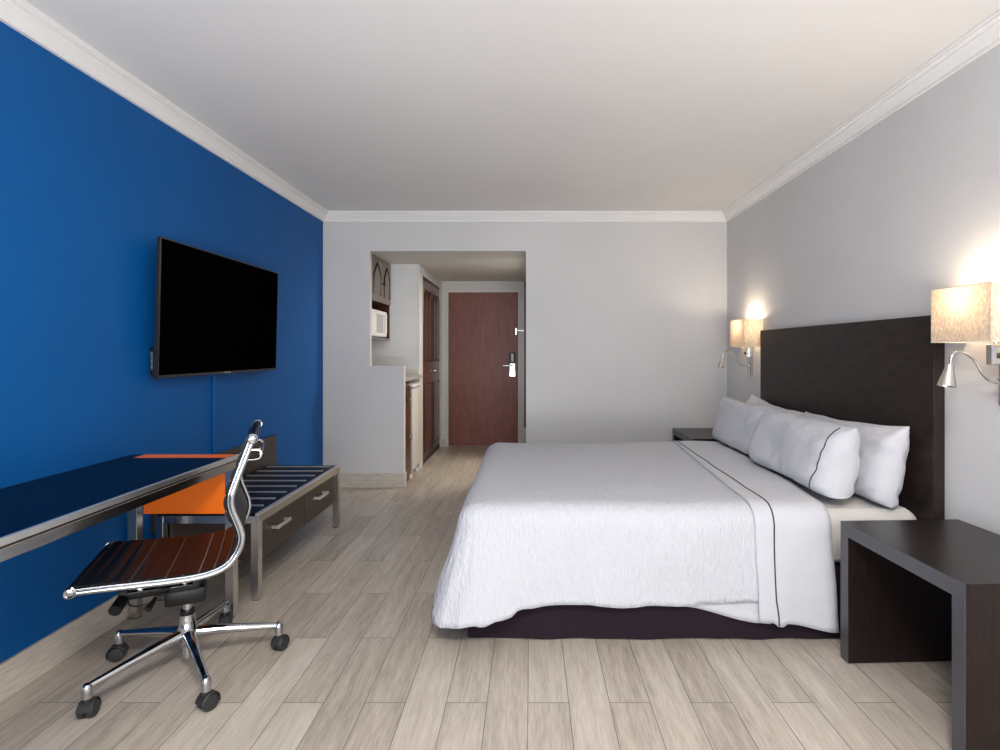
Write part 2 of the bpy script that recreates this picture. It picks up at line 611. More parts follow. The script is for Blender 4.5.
def arch_line(x, y0, y1, z0, zs, h, n=14):
    """open outline: up one side, an ogee arch, down the other"""
    pts = [(x, y0, z0), (x, y0, (z0 + zs) / 2), (x, y0, zs)]
    ym = (y0 + y1) / 2
    w = (y1 - y0) / 2
    for i in range(1, n):
        s = i / n
        yy = y0 + s * (y1 - y0)
        k = 1 - abs(yy - ym) / w
        pts.append((x, yy, zs + h * (0.75 * math.sin(k * math.pi / 2) + 0.25 * k ** 3)))
    pts += [(x, y1, zs), (x, y1, (z0 + zs) / 2), (x, y1, z0)]
    return pts


def arch_panel(bm, x0, x1, y0, y1, z0, zs, h):
    pts = [(p[1], p[2]) for p in arch_line(0, y0, y1, z0, zs, h)]
    a = [bm.verts.new((x0, y, z)) for y, z in pts]
    b = [bm.verts.new((x1, y, z)) for y, z in pts]
    bm.faces.new(b)
    for i in range(len(pts)):
        j = (i + 1) % len(pts)
        bm.faces.new((a[i], a[j], b[j], b[i]))
    return bm


for i, (a, b, ky) in enumerate(((5.968, 6.488, 6.44), (6.492, 7.012, 6.54))):
    bm = B(CX, CX + 0.022, a, b, 0.065, 2.052, bev=0.003)
    dr = obj('closet_door', bm, CLOSET, t)
    m_ = (a + b) / 2
    for q0, q1 in ((a + 0.07, m_ - 0.01), (m_ + 0.01, b - 0.07)):
        obj('raised_panel', arch_panel(bmesh.new(), CX + 0.021, CX + 0.029, q0, q1, 1.16, 1.84, 0.09), CLOSET, dr)
    obj('raised_panel', B(CX + 0.021, CX + 0.029, a + 0.08, b - 0.08, 0.16, 0.86, bev=0.004), CLOSET, dr)
    for q0, q1 in ((a + 0.06, m_), (m_, b - 0.06)):
        obj('moulding', tube(bmesh.new(), arch_line(CX + 0.024, q0, q1, 1.13, 1.85, 0.10), 0.008, 6), GROOVE, dr)
    bm = tube(bmesh.new(), [(CX + 0.024, a + 0.06, 0.13), (CX + 0.024, b - 0.06, 0.13), (CX + 0.024, b - 0.06, 0.89), (CX + 0.024, a + 0.06, 0.89)], 0.007, 6, closed=True)
    obj('moulding', bm, GROOVE, dr)
    bm = lathe(bmesh.new(), [(0.006, 0), (0.006, 0.018), (0.016, 0.022), (0.018, 0.032), (0.012, 0.040), (0, 0.042)], (CX + 0.022, ky, 1.02), (1, 0, 0), 16)
    obj('knob', bm, NICKEL, dr)

# ------------------------------------------------------------------ kitchenette
UX = -1.480
t = thing('wall_cabinet', 'brown wall cabinet with two arched doors above an open shelf in the kitchenette niche', 'cabinet', ((XL + UX) / 2, 5.39, 1.375))
bm = bmesh.new()
box(bm, XL, UX - 0.02, 5.045, YN, 1.745, 2.18)
box(bm, XL, UX - 0.012, 5.045, 5.063, 1.375, 1.745)
box(bm, XL, UX - 0.012, YN - 0.03, YN, 1.375, 1.745)
box(bm, XL, XL + 0.015, 5.063, YN - 0.03, 1.392, 1.745)
obj('carcass', bm, CLOSET, t, sm=False)
obj('shelf', B(XL, UX - 0.008, 5.045, YN, 1.372, 1.392, bev=0.002), CABWOOD, t)
for a, b, ky in ((5.05, 5.413, 5.385), (5.419, 5.738, 5.447)):
    dr = obj('cabinet_door', B(UX - 0.020, UX, a, b, 1.742, 2.172, bev=0.003), CABWOOD, t)
    bm = arch_panel(bmesh.new(), UX - 0.002, UX + 0.005, a + 0.085, b - 0.085, 1.82, 1.99, 0.10)
    obj('raised_panel', bm, CABWOOD, dr)
    bm = tube(bmesh.new(), arch_line(UX + 0.001, a + 0.065, b - 0.065, 1.80, 2.00, 0.115), 0.010, 6)
    obj('moulding', bm, GROOVE, dr)
    bm = lathe(bmesh.new(), [(0.005, 0), (0.005, 0.012), (0.012, 0.016), (0.012, 0.024), (0, 0.026)], (UX, ky, 1.93), (1, 0, 0), 14)
    obj('knob', bm, GROOVE, dr)

t = thing('microwave', 'white microwave oven on the open shelf under the brown wall cabinet', 'microwave', (-1.67, 5.35, 1.393))
obj('housing', B(-1.86, -1.505, 5.085, 5.625, 1.400, 1.665, bev=0.006), WHITEPL, t)
dr = obj('oven_door', B(-1.504, -1.492, 5.20, 5.622, 1.405, 1.660, bev=0.004), WHITEPL, t)
obj('window', B(-1.493, -1.490, 5.25, 5.50, 1.44, 1.625, bev=0.001), INKGLASS, dr)
obj('handle', B(-1.490, -1.470, 5.535, 5.555, 1.43, 1.635, bev=0.004), WHITEPL, dr)
bm = B(-1.504, -1.494, 5.088, 5.195, 1.405, 1.660, bev=0.003)
obj('control_panel', bm, WHITEPL, t)
for yy in (5.10, 5.60):
    for xx in (-1.83, -1.53):
        obj('foot', cyl(bmesh.new(), (xx, yy, 1.3925), (xx, yy, 1.401), 0.01, n=10), PLASTIC, t)

bm = B(XL + 0.002, -1.150, 5.042, YN - 0.002, 0.975, 1.010, bev=0.005)
wt = obj('worktop', bm, COUNTER)
tag(wt, 'beige kitchenette worktop behind the half wall', 'countertop')
obj('backsplash', B(XL + 0.002, -1.175, YN - 0.02, YN - 0.001, 1.010, 1.078, bev=0.003), CASING, wt)
t = thing('base_cabinet', 'narrow dark red wood base cabinet under the kitchenette worktop', 'cabinet', (-1.5, 5.14, 0))
obj('carcass', B(XL + 0.01, -1.185, 5.045, 5.295, 0.0, 0.974), CLOSET, t, sm=False)
dr = obj('cabinet_door', B(-1.185, -1.165, 5.048, 5.282, 0.06, 0.78, bev=0.003), CLOSET, t)
obj('hinge', B(-1.165, -1.158, 5.272, 5.284, 0.40, 0.45, bev=0.001), NICKEL, dr)
dr = obj('drawer', B(-1.185, -1.165, 5.048, 5.282, 0.79, 0.92, bev=0.003), CLOSET, t)
obj('knob', lathe(bmesh.new(), [(0.005, 0), (0.011, 0.012), (0.011, 0.020), (0, 0.022)], (-1.165, 5.18, 0.855), (1, 0, 0), 12), NICKEL, dr)
t = thing('mini_fridge', 'beige mini fridge tucked under the kitchenette worktop', 'fridge', (-1.45, 5.47, 0))
obj('body', B(-1.70, -1.20, 5.325, 5.715, 0.03, 0.925, bev=0.006), FRIDGE, t)
obj('gasket', B(-1.20, -1.192, 5.335, 5.705, 0.10, 0.90), PLASTIC, t, sm=False)
dr = obj('fridge_door', B(-1.192, -1.150, 5.322, 5.718, 0.095, 0.885, bev=0.010), FRIDGE, t)
obj('top_lid', B(-1.22, -1.150, 5.322, 5.718, 0.898, 0.930, bev=0.006), WHITEPL, t)
for yy in (5.37, 5.68):
    for xx in (-1.19, -1.65):
        obj('foot', cyl(bmesh.new(), (xx, yy, 0), (xx, yy, 0.031), 0.018, n=12), WHITEPL, t)

# ------------------------------------------------------------------ cable raceway and television
o = obj('cable_raceway', B(XL, XL + 0.014, 3.245, 3.275, 0.64, 1.17, bev=0.004), BLUE)
tag(o, 'blue painted cable raceway running down the wall from the television', 'cable cover')

t = thing('television', 'large black flat television mounted on the blue wall', 'television', (-1.87, 3.27, 1.12))
ty0, ty1, tz0, tz1 = 2.653, 3.893, 1.123, 1.824


def tilt(bm, x_top, x_bot):
    """lean the panel: bottom nearer to the wall"""
    for v in bm.verts:
        k = (v.co.z - tz0) / (tz1 - tz0)
        v.co.x += (1 - k) * (x_bot - x_top)
    return bm


bm = B(-1.835, -1.814, ty0, ty1, tz0, tz1, bev=0.003)
obj('cabinet', tilt(bm, 0, -0.016), TVBEZEL, t)
bm = B(-1.815, -1.8125, ty0 + 0.009, ty1 - 0.009, tz0 + 0.016, tz1 - 0.009)
obj('screen', tilt(bm, 0, -0.016), SCREEN, t, sm=False)
bm = B(-1.815, -1.8115, 3.245, 3.295, tz0 + 0.004, tz0 + 0.012)
obj('logo', tilt(bm, 0, -0.016), NICKEL, t, sm=False)
bm = B(-1.878, -1.835, ty0 + 0.16, ty1 - 0.16, tz0 + 0.03, tz0 + 0.42, bev=0.01)
obj('rear_housing', tilt(bm, 0, -0.012), TVBEZEL, t)
bm = B(-1.893, -1.858, ty0 + 0.030, ty0 + 0.16, tz0 + 0.020, tz0 + 0.155, bev=0.004)
pt = obj('connector_box', bm, PLASTIC, t)
for z in (0.055, 0.085, 0.115):
    obj('port', B(-1.884, -1.874, ty0 + 0.0285, ty0 + 0.031, tz0 + z - 0.01, tz0 + z + 0.018), NICKEL, pt, sm=False)
bm = B(XL + 0.0015, XL + 0.012, 3.06, 3.48, 1.30, 1.66, bev=0.002)
box(bm, XL + 0.012, -1.850, 3.12, 3.16, 1.28, 1.68)
box(bm, XL + 0.012, -1.850, 3.38, 3.42, 1.28, 1.68)
obj('wall_bracket', bm, PLASTIC, t, sm=False)

# ------------------------------------------------------------------ desk
t = thing('desk', 'long black topped desk with steel frame and orange end panel against the blue wall', 'desk', (-1.65, 1.85, 0))
dx0, dx1, dy0, dy1, dz = XL + 0.006, -1.392, 1.02, 2.585, 0.765
obj('desktop_end', B(dx0, dx0 + 0.0645, 2.506, dy1, dz - 0.018, dz, bev=0.001), BLACKGLASS, t)
obj('desktop', B(dx0, dx1 - 0.010, dy0, 2.505, dz - 0.018, dz, bev=0.001), BLACKGLASS, t)
obj('orange_inlay', B(dx0 + 0.065, dx1 - 0.010, 2.506, dy1, dz - 0.018, dz + 0.0005, bev=0.001), ORANGE, t)
obj('edge_strip', B(dx1 - 0.010, dx1 + 0.004, dy0, dy1, dz - 0.019, dz + 0.002, bev=0.0015), STEEL_H, t)
obj('edge_groove', B(dx0, dx1 - 0.002, dy0, dy1, dz - 0.026, dz - 0.0185), GROOVE, t, sm=False)
POLISHED = (brushed('polished_rail', (0.60, 0.56, 0.52), 0.22, (1, 0.05, 1)))
obj('apron_rail', B(dx1 - 0.035, dx1 + 0.002, dy0, dy1, dz - 0.061, dz - 0.026, bev=0.002), POLISHED, t)
obj('apron_rail', B(dx0, dx0 + 0.035, dy0, dy1 - 0.03, dz - 0.061, dz - 0.026, bev=0.002), POLISHED, t)
obj('end_panel', B(-1.822, -1.434, 2.545, 2.565, 0.492, dz - 0.026, bev=0.001), ORANGE, t)
for x0, x1 in ((dx1 - 0.042, dx1), (-1.892, -1.848)):
    for y0 in (2.537, dy0 + 0.01):
        lg = obj('leg', B(x0, x1, y0, y0 + 0.040, 0.004, dz - 0.061, bev=0.0015), STEEL, t)
        obj('foot_pad', B(x0 + 0.004, x1 - 0.004, y0 + 0.004, y0 + 0.036, 0.0, 0.004), PLASTIC, lg, sm=False)

# ------------------------------------------------------------------ luggage bench
t = thing('luggage_bench', 'low luggage bench with slatted black top, steel frame and two drawers', 'luggage bench', (-1.64, 3.30, 0))
bx0, bx1, by0, by1, bz = XL + 0.020, -1.368, 2.722, 3.888, 0.440
tp = obj('bench_top', B(bx0 + 0.010, bx1 - 0.018, by0 + 0.010, by1 - 0.010, bz - 0.022, bz - 0.001, bev=0.001), BLACKLAM, t)
for k in range(8):
    y = 2.86 + 0.1370 * k
    obj('luggage_strip', B(bx0 + 0.03, bx1 - 0.045, y - 0.006, y + 0.006, bz - 0.002, bz + 0.006, bev=0.0015), STEEL_H, t)
bm = bmesh.new()
box(bm, bx1 - 0.018, bx1, by0, by1, bz - 0.012, bz + 0.001, bev=0.001)
obj('edge_strip', bm, STEEL_H, t)
for q in ((bx1 - 0.034, bx1 - 0.002, by0 + 0.04, by1 - 0.04), (bx0 + 0.04, bx1 - 0.04, by0 + 0.004, by0 + 0.036),
          (bx0 + 0.04, bx1 - 0.04, by1 - 0.036, by1 - 0.004), (bx0, bx0 + 0.034, by0 + 0.04, by1 - 0.04)):
    obj('frame_rail', B(*q, bz - 0.052, bz - 0.013, bev=0.001), STEEL, t)
for x0 in (bx0, bx1 - 0.040):
    for y0 in (by0, by1 - 0.040):
        lg = obj('leg', B(x0, x0 + 0.040, y0, y0 + 0.040, 0.004, bz - 0.013, bev=0.0015), STEEL, t)
        obj('foot_pad', B(x0 + 0.004, x0 + 0.036, y0 + 0.004, y0 + 0.036, 0.0, 0.004), PLASTIC, lg, sm=False)
bm = B(bx0 + 0.045, bx1 - 0.030, by0 + 0.045, by1 - 0.045, 0.190, bz - 0.053)
obj('drawer_box', bm, WALNUT, t, sm=False)
for y0, y1, hy0, hy1 in ((by0 + 0.044, 3.300, 2.885, 3.025), (3.306, by1 - 0.044, 3.448, 3.588)):
    dr = obj('drawer', B(bx1 - 0.029, bx1 - 0.012, y0, y1, 0.190, bz - 0.055, bev=0.0015), WALNUT, t)
    bm = bmesh.new()
    hx = bx1 - 0.012
    for yy in (hy0, hy1):
        box(bm, hx, hx + 0.036, yy - 0.006, yy + 0.006, 0.312, 0.328, bev=0.002)
    box(bm, hx + 0.030, hx + 0.042, hy0 - 0.008, hy1 + 0.008, 0.310, 0.330, bev=0.003)
    obj('drawer_handle', bm, STEEL_H, dr)
obj('backboard', B(XL + 0.001, XL + 0.019, 2.72, 4.035, bz - 0.10, 0.636, bev=0.002), WALNUT, t)

# ------------------------------------------------------------------ office chair
CC = Vector((-1.356, 2.138, 0))
t = thing('office_chair', 'black ribbed leather swivel chair with chrome frame and five star base at the desk', 'office chair', CC)
FU = Vector((0.908, 0.418, 0)).normalized()      # from the seat's front edge towards its back
FW = Vector((-0.418, 0.908, 0)).normalized()     # from the near rail towards the far rail
FN = Vector((-1.523, 1.790, 0))
W = 0.465


def cw(u, w, z):
    return FN + FU * u + FW * w + Vector((0, 0, z))


rail = [(0.0, 0.461), (0.079, 0.458), (0.190, 0.452), (0.332, 0.448), (0.406, 0.456), (0.457, 0.479), (0.489, 0.525), (0.499, 0.575),
        (0.484, 0.629), (0.468, 0.675), (0.464, 0.720), (0.482, 0.784), (0.507, 0.856), (0.527, 0.914), (0.537, 0.936)]
rp = spline([(a, b, 0) for a, b in rail], 6)


def rail_tube(w, off, r, flat):
    bm = bmesh.new()
    pts = []
    for i, p in enumerate(rp):
        a = rp[min(i + 1, len(rp) - 1)] - rp[max(i - 1, 0)]
        n = Vector((-a.y, a.x, 0)).normalized()
        q = p + n * off
        pts.append(cw(q.x, w, q.y))
    return tube(bm, pts, r, 12, up=FW, flat=flat)


for w in (0.0, W):
    s = obj('side_rail', rail_tube(w, -0.006, 0.0062, 1.4), CHROME, t)
    obj('upper_bead', rail_tube(w, 0.006, 0.0036, 1.0), CHROME, s)


def sling(w0, w1, pitch=0.052):
    """ribbed leather stretched between the rails, 1 cm thick"""
    bm = bmesh.new()
    P = spline([(a, b, 0) for a, b in rail], 16)
    s = [0.0]
    for a, b in zip(P, P[1:]):
        s.append(s[-1] + (b - a).length)
    nw = 10
    top, bot = [], []
    for i, p in enumerate(P):
        a = P[min(i + 1, len(P) - 1)] - P[max(i - 1, 0)]
        n = Vector((-a.y, a.x, 0)).normalized()
        rib = 0.0055 * abs(math.sin(math.pi * s[i] / pitch)) ** 0.55
        pad = 0.004 * min(1, max(0, (s[i] - 0.50) / 0.16))
        rt, rb = [], []
        for k in range(nw + 1):
            w = w0 + (w1 - w0) * k / nw
            sag = -0.006 * (1 - (2 * k / nw - 1) ** 2)
            q = p + n * (0.012 + pad + rib + sag)
            rt.append(bm.verts.new(cw(q.x, w, q.y)))
            q = p + n * (0.004 + sag)
            rb.append(bm.verts.new(cw(q.x, w, q.y)))
        top.append(rt)
        bot.append(rb)
    N = len(P)
    for i in range(N - 1):
        for k in range(nw):
            bm.faces.new((top[i][k], top[i][k + 1], top[i + 1][k + 1], top[i + 1][k]))
            bm.faces.new((bot[i][k + 1], bot[i][k], bot[i + 1][k], bot[i + 1][k + 1]))
        for k, (A, C) in ((0, (top, bot)), (nw, (bot, top))):
            bm.faces.new((A[i][k], A[i + 1][k], C[i + 1][k], C[i][k]))
    for i in (0, N - 1):
        for k in range(nw):
            bm.faces.new((top[i][k], bot[i][k], bot[i][k + 1], top[i][k + 1]))
    # stitch lines
    bs = bmesh.new()
    m = 1
    for i in range(1, N):
        if s[i] >= m * pitch:
            p = P[i]
            a = P[min(i + 1, N - 1)] - P[i - 1]
            n = Vector((-a.y, a.x, 0)).normalized()
            pts = []
            pad = 0.004 * min(1, max(0, (s[i] - 0.50) / 0.16))
            for k in range(nw + 1):
                q = p + n * (0.0130 + pad - 0.006 * (1 - (2 * k / nw - 1) ** 2))
                pts.append(cw(q.x, w0 + (w1 - w0) * k / nw, q.y))
            tube(bs, pts, 0.0017, 6)
            m += 1
    return bm, bs


bm, bs = sling(0.001, W - 0.001)
up_ = obj('upholstery', bm, LEATHER, t, angle=60)
obj('stitching', bs, STITCH, up_)
for u, z, nm in ((-0.002, 0.459, 'front_roller'), (0.537, 0.932, 'top_roller')):
    bm = tube(bmesh.new(), [cw(u, 0.004, z), cw(u, W - 0.004, z)], 0.0165, 20)
    rl = obj(nm, bm, LEATHER, t)
    for w, d_ in ((0.004, -1), (W - 0.004, 1)):
        bm = lathe(bmesh.new(), [(0.0185, 0), (0.0195, 0.004), (0.0195, 0.010), (0.015, 0.013), (0.011, 0.010), (0.006, 0.011), (0, 0.012)], cw(u, w, z), FW * d_, 24)
        obj('end_cap', bm, CHROME, rl)
# lifting handle on the back and the spreaders beneath the seat
bm = bmesh.new()
for w in (0.10, W - 0.12):
    tube(bm, spline([cw(0.498, w, 0.872), cw(0.535, w, 0.876), cw(0.556, w, 0.872), cw(0.562, w, 0.858), cw(0.556, w, 0.842), cw(0.530, w, 0.838), cw(0.492, w, 0.842)], 6), 0.0055, 10)
tube(bm, [cw(0.562, 0.10, 0.858), cw(0.562, W - 0.12, 0.858)], 0.0065, 12)
tube(bm, [cw(0.497, 0.0, 0.842), cw(0.497, W, 0.842)], 0.0055, 12)
obj('lifting_handle', bm, CHROME, t)
for w in (0.016, W - 0.016):
    obj('seat_bracket', tube(bmesh.new(), [cw(0.150, w, 0.4245), cw(0.345, w, 0.4205)], 0.0065, 4, up=FW, flat=0.8), CHROME, t)
for u in (0.19, 0.32):
    bm = tube(bmesh.new(), spline([cw(u, 0.0, 0.440), cw(u, 0.03, 0.424), cw(u, 0.10, 0.392), cw(u, 0.20, 0.366), cw(u, W - 0.20, 0.366), cw(u, W - 0.10, 0.392), cw(u, W - 0.03, 0.424), cw(u, W, 0.440)], 5), 0.008, 12)
    obj('seat_spreader', bm, CHROME, t)


def obox(bm, u0, u1, w0, w1, z0, z1, bev=0.004):
    b2 = box(bmesh.new(), u0, u1, w0, w1, z0, z1, bev)
    M = Matrix((( FU.x, FW.x, 0, FN.x), (FU.y, FW.y, 0, FN.y), (0, 0, 1, 0), (0, 0, 0, 1)))
    b2.transform(M)
    me = bpy.data.meshes.new('tmp')
    b2.to_mesh(me)
    b2.free()
    bm.from_mesh(me)
    bpy.data.meshes.remove(me)
    return bm


w_c = 0.247
bm = bmesh.new()
obox(bm, 0.085, 0.345, w_c - 0.065, w_c + 0.065, 0.332, 0.372, 0.008)
obox(bm, 0.225, 0.365, w_c - 0.045, w_c + 0.045, 0.270, 0.335, 0.012)
obj('tilt_mechanism', bm, PLASTIC, t)
bm = tube(bmesh.new(), [cw(0.115, w_c - 0.05, 0.350), cw(0.102, 0.195, 0.338)], 0.010, 14)
tube(bm, [cw(0.103, 0.205, 0.340), cw(0.088, 0.134, 0.321)], 0.021, 20)
obj('tension_knob', bm, PLASTIC, t)
bm = tube(bmesh.new(), spline([cw(0.26, w_c - 0.04, 0.345), cw(0.235, w_c - 0.08, 0.345), cw(0.205, 0.155, 0.335)], 5), 0.004, 8)
tube(bm, [cw(0.208, 0.16, 0.336), cw(0.190, 0.120, 0.312)], [0.007, 0.012], 14)
tube(bm, spline([cw(0.220, w_c - 0.08, 0.342), cw(0.18, w_c - 0.09, 0.318), cw(0.13, w_c - 0.08, 0.318), cw(0.115, w_c - 0.06, 0.338)], 6), 0.003, 8)
obj('height_lever', bm, PLASTIC, t)
obj('gas_lift', lathe(bmesh.new(), [(0.016, 0.21), (0.016, 0.272)], CC, n=24), CHROME, t)
obj('collar_ring', lathe(bmesh.new(), [(0.020, 0.224), (0.025, 0.224), (0.025, 0.238), (0.017, 0.238)], CC, n=24), PLASTIC, t)
bm = lathe(bmesh.new(), [(0.012, 0.052), (0.018, 0.052), (0.021, 0.075), (0.022, 0.10), (0.036, 0.115), (0.037, 0.165), (0.030, 0.182), (0.027, 0.222), (0.020, 0.226)], CC, n=32)
obj('base_hub', bm, CHROME, t)
for k in range(5):
    an = math.radians(24.0 + 72 * k)
    dv = Vector((math.cos(an), math.sin(an), 0))
    sd = Vector((-dv.y, dv.x, 0))
    end = CC + dv * 0.328
    bm = tube(bmesh.new(), [CC + dv * 0.020 + Vector((0, 0, 0.146)), CC + dv * 0.10 + Vector((0, 0, 0.139)), CC + dv * 0.22 + Vector((0, 0, 0.122)), CC + dv * 0.322 + Vector((0, 0, 0.107))], [0.022, 0.020, 0.0155, 0.0125], 16)
    lathe(bm, [(0.004, 0.068), (0.0165, 0.070), (0.0170, 0.092), (0.0165, 0.108), (0.012, 0.117), (0.004, 0.121)], end, n=20)
    lg = obj('base_arm', bm, CHROME, t)
    # twin wheel caster, each turned its own way
    tw = math.radians((75, 110, 200, 100, 65)[k])
    f = Vector((math.cos(tw), math.sin(tw), 0))
    g = Vector((-f.y, f.x, 0))
    bm = bmesh.new()
    c = end + f * 0.007 + Vector((0, 0, 0.0290))
    for s_ in (-1, 1):
        lathe(bm, [(0.020, 0.003), (0.0275, 0.004), (0.0285, 0.009), (0.0285, 0.018), (0.025, 0.024), (0.006, 0.026)], c, g * s_, 28)
    rings = []
    for a in range(-20, 176, 13):
        q = math.radians(a)
        o_ = f * math.cos(q) + Vector((0, 0, math.sin(q)))
        rings.append([bm.verts.new(c + o_ * r_ + g * w2) for r_, w2 in ((0.0305, -0.023), (0.0345, -0.019), (0.0345, 0.019), (0.0305, 0.023))])
    for A, C in zip(rings, rings[1:]):
        for q in range(4):
            bm.faces.new((A[q], A[(q + 1) % 4], C[(q + 1) % 4], C[q]))
    bm.faces.new(rings[0])
    bm.faces.new(rings[-1][::-1])
    cyl(bm, c - g * 0.024, c + g * 0.024, 0.007, n=10)
    cyl(bm, end + Vector((0, 0, 0.052)), end + Vector((0, 0, 0.074)), 0.014, n=14)
    obj('caster', bm, RUBBER, lg)

# ------------------------------------------------------------------ bed
t = thing('bed', 'large bed base and mattress with dark plum bed skirt in front of the headboard', 'bed', (0.75, 3.26, 0))
bx_0, bx_1, byn, byf = -0.255, 1.764, 2.426, 4.112
obj('box_base', B(bx_0 + 0.03, bx_1, byn + 0.01, byf - 0.02, 0.055, 0.300, bev=0.01), PLASTIC, t)
for xx in (bx_0 + 0.15, bx_1 - 0.15):
    for yy in (byn + 0.12, byf - 0.12):
        obj('foot', cyl(bmesh.new(), (xx, yy, 0.0), (xx, yy, 0.056), 0.025, n=14), PLASTIC, t)


def soft_slab(x0, x1, y0, y1, z0, z1, r, sub=26, dome=0.0):
    """mattress-like block: rounded vertical corners and rolled edges"""
    bm = bmesh.new()
    prof = []
    n = 6
    for i in range(n + 1):
        a = math.pi / 2 * i / n
        prof.append((r * (1 - math.sin(a)) * 1.0, z0 + r * (1 - math.cos(a)) * 0.6))
    prof = [(r - r * math.sin(math.pi / 2 * i / n), z0 + 0.6 * r * (1 - math.cos(math.pi / 2 * i / n))) for i in range(n + 1)]
    prof += [(r - r * math.cos(math.pi / 2 * i / n), z1 - r + r * math.sin(math.pi / 2 * i / n)) for i in range(n + 1)]
    R = 0.055

    def ring(inset, z):
        out = []
        rr = max(R - inset, 0.01)
        for cx, cy, a0 in ((x1 - R, y1 - R, 0), (x0 + R, y1 - R, 90), (x0 + R, y0 + R, 180), (x1 - R, y0 + R, 270)):
            for i in range(7):
                a = math.radians(a0 + 15 * i)
                out.append(bm.verts.new((cx + rr * math.cos(a), cy + rr * math.sin(a), z)))
        return out
    rings = [ring(i, z) for i, z in prof]
    m = len(rings[0])
    for A, C in zip(rings, rings[1:]):
        for k in range(m):
            bm.faces.new((A[k], A[(k + 1) % m], C[(k + 1) % m], C[k]))
    bm.faces.new(rings[0][::-1])
    bm.faces.new(rings[-1])
    return bm


obj('mattress', soft_slab(bx_0 + 0.01, bx_1, byn - 0.008, byf, 0.295, 0.540, 0.065), MATT, t, angle=50)


def ribbon(pts, z0f, z1, th, waves, seed, step=0.02):
    """hanging cloth strip along a path of (x, y) points"""
    bm = bmesh.new()
    P = [Vector((*p, 0)) for p in pts]
    S = []
    for a, b in zip(P, P[1:]):
        L = (b - a).length
        n = max(2, int(L / step))
        for i in range(n):
            S.append((a + (b - a) * i / n, (b - a).normalized()))
    S.append((P[-1], (P[-1] - P[-2]).normalized()))
    nz_ = 10
    F, K = [], []
    for i, (p, d_) in enumerate(S):
        nrm = Vector((d_.y, -d_.x, 0))
        f, k_ = [], []
        for j in range(nz_ + 1):
            z = z0f(p) + (z1 - z0f(p)) * j / nz_
            amp = waves * (1 - j / nz_ * 0.7)
            o_ = nrm * (amp * nz(p.x * 7 + seed, p.y * 7, z * 2) * 2 + 0.030 * (1 - j / nz_))
            f.append(bm.verts.new(p + o_ + Vector((0, 0, z))))
            k_.append(bm.verts.new(p + o_ - nrm * th + Vector((0, 0, z))))
        F.append(f)
        K.append(k_)
    for i in range(len(S) - 1):
        for j in range(nz_):
            bm.faces.new((F[i][j], F[i + 1][j], F[i + 1][j + 1], F[i][j + 1]))
            bm.faces.new((K[i + 1][j], K[i][j], K[i][j + 1], K[i + 1][j + 1]))
        bm.faces.new((F[i][0], K[i][0], K[i + 1][0], F[i + 1][0]))
        bm.faces.new((F[i][-1], F[i + 1][-1], K[i + 1][-1], K[i][-1]))
    for i in (0, -1):
        for j in range(nz_):
            bm.faces.new((F[i][j], F[i][j + 1], K[i][j + 1], K[i][j]))
    return bm


hem0 = lambda p: 0.006 + 0.005 * nz(p.x * 3, p.y * 3, 5)
bm = ribbon([(-0.272, 2.388), (1.00, 2.384), (1.745, 2.392)], hem0, 0.31, 0.005, 0.006, 1.0)
obj('bed_skirt', bm, SKIRT, t, angle=60)
bm = ribbon([(-0.246, 4.12), (-0.266, 3.2), (-0.262, 2.43)], hem0, 0.31, 0.005, 0.006, 3.0)
obj('bed_skirt', bm, SKIRT, t, angle=60)
bm = ribbon([(-0.250, 2.392), (-0.235, 2.42), (-0.215, 2.392)], lambda p: 0.02, 0.31, 0.004, 0.002, 6.0)
obj('skirt_pleat', bm, SKIRT, t, angle=60)


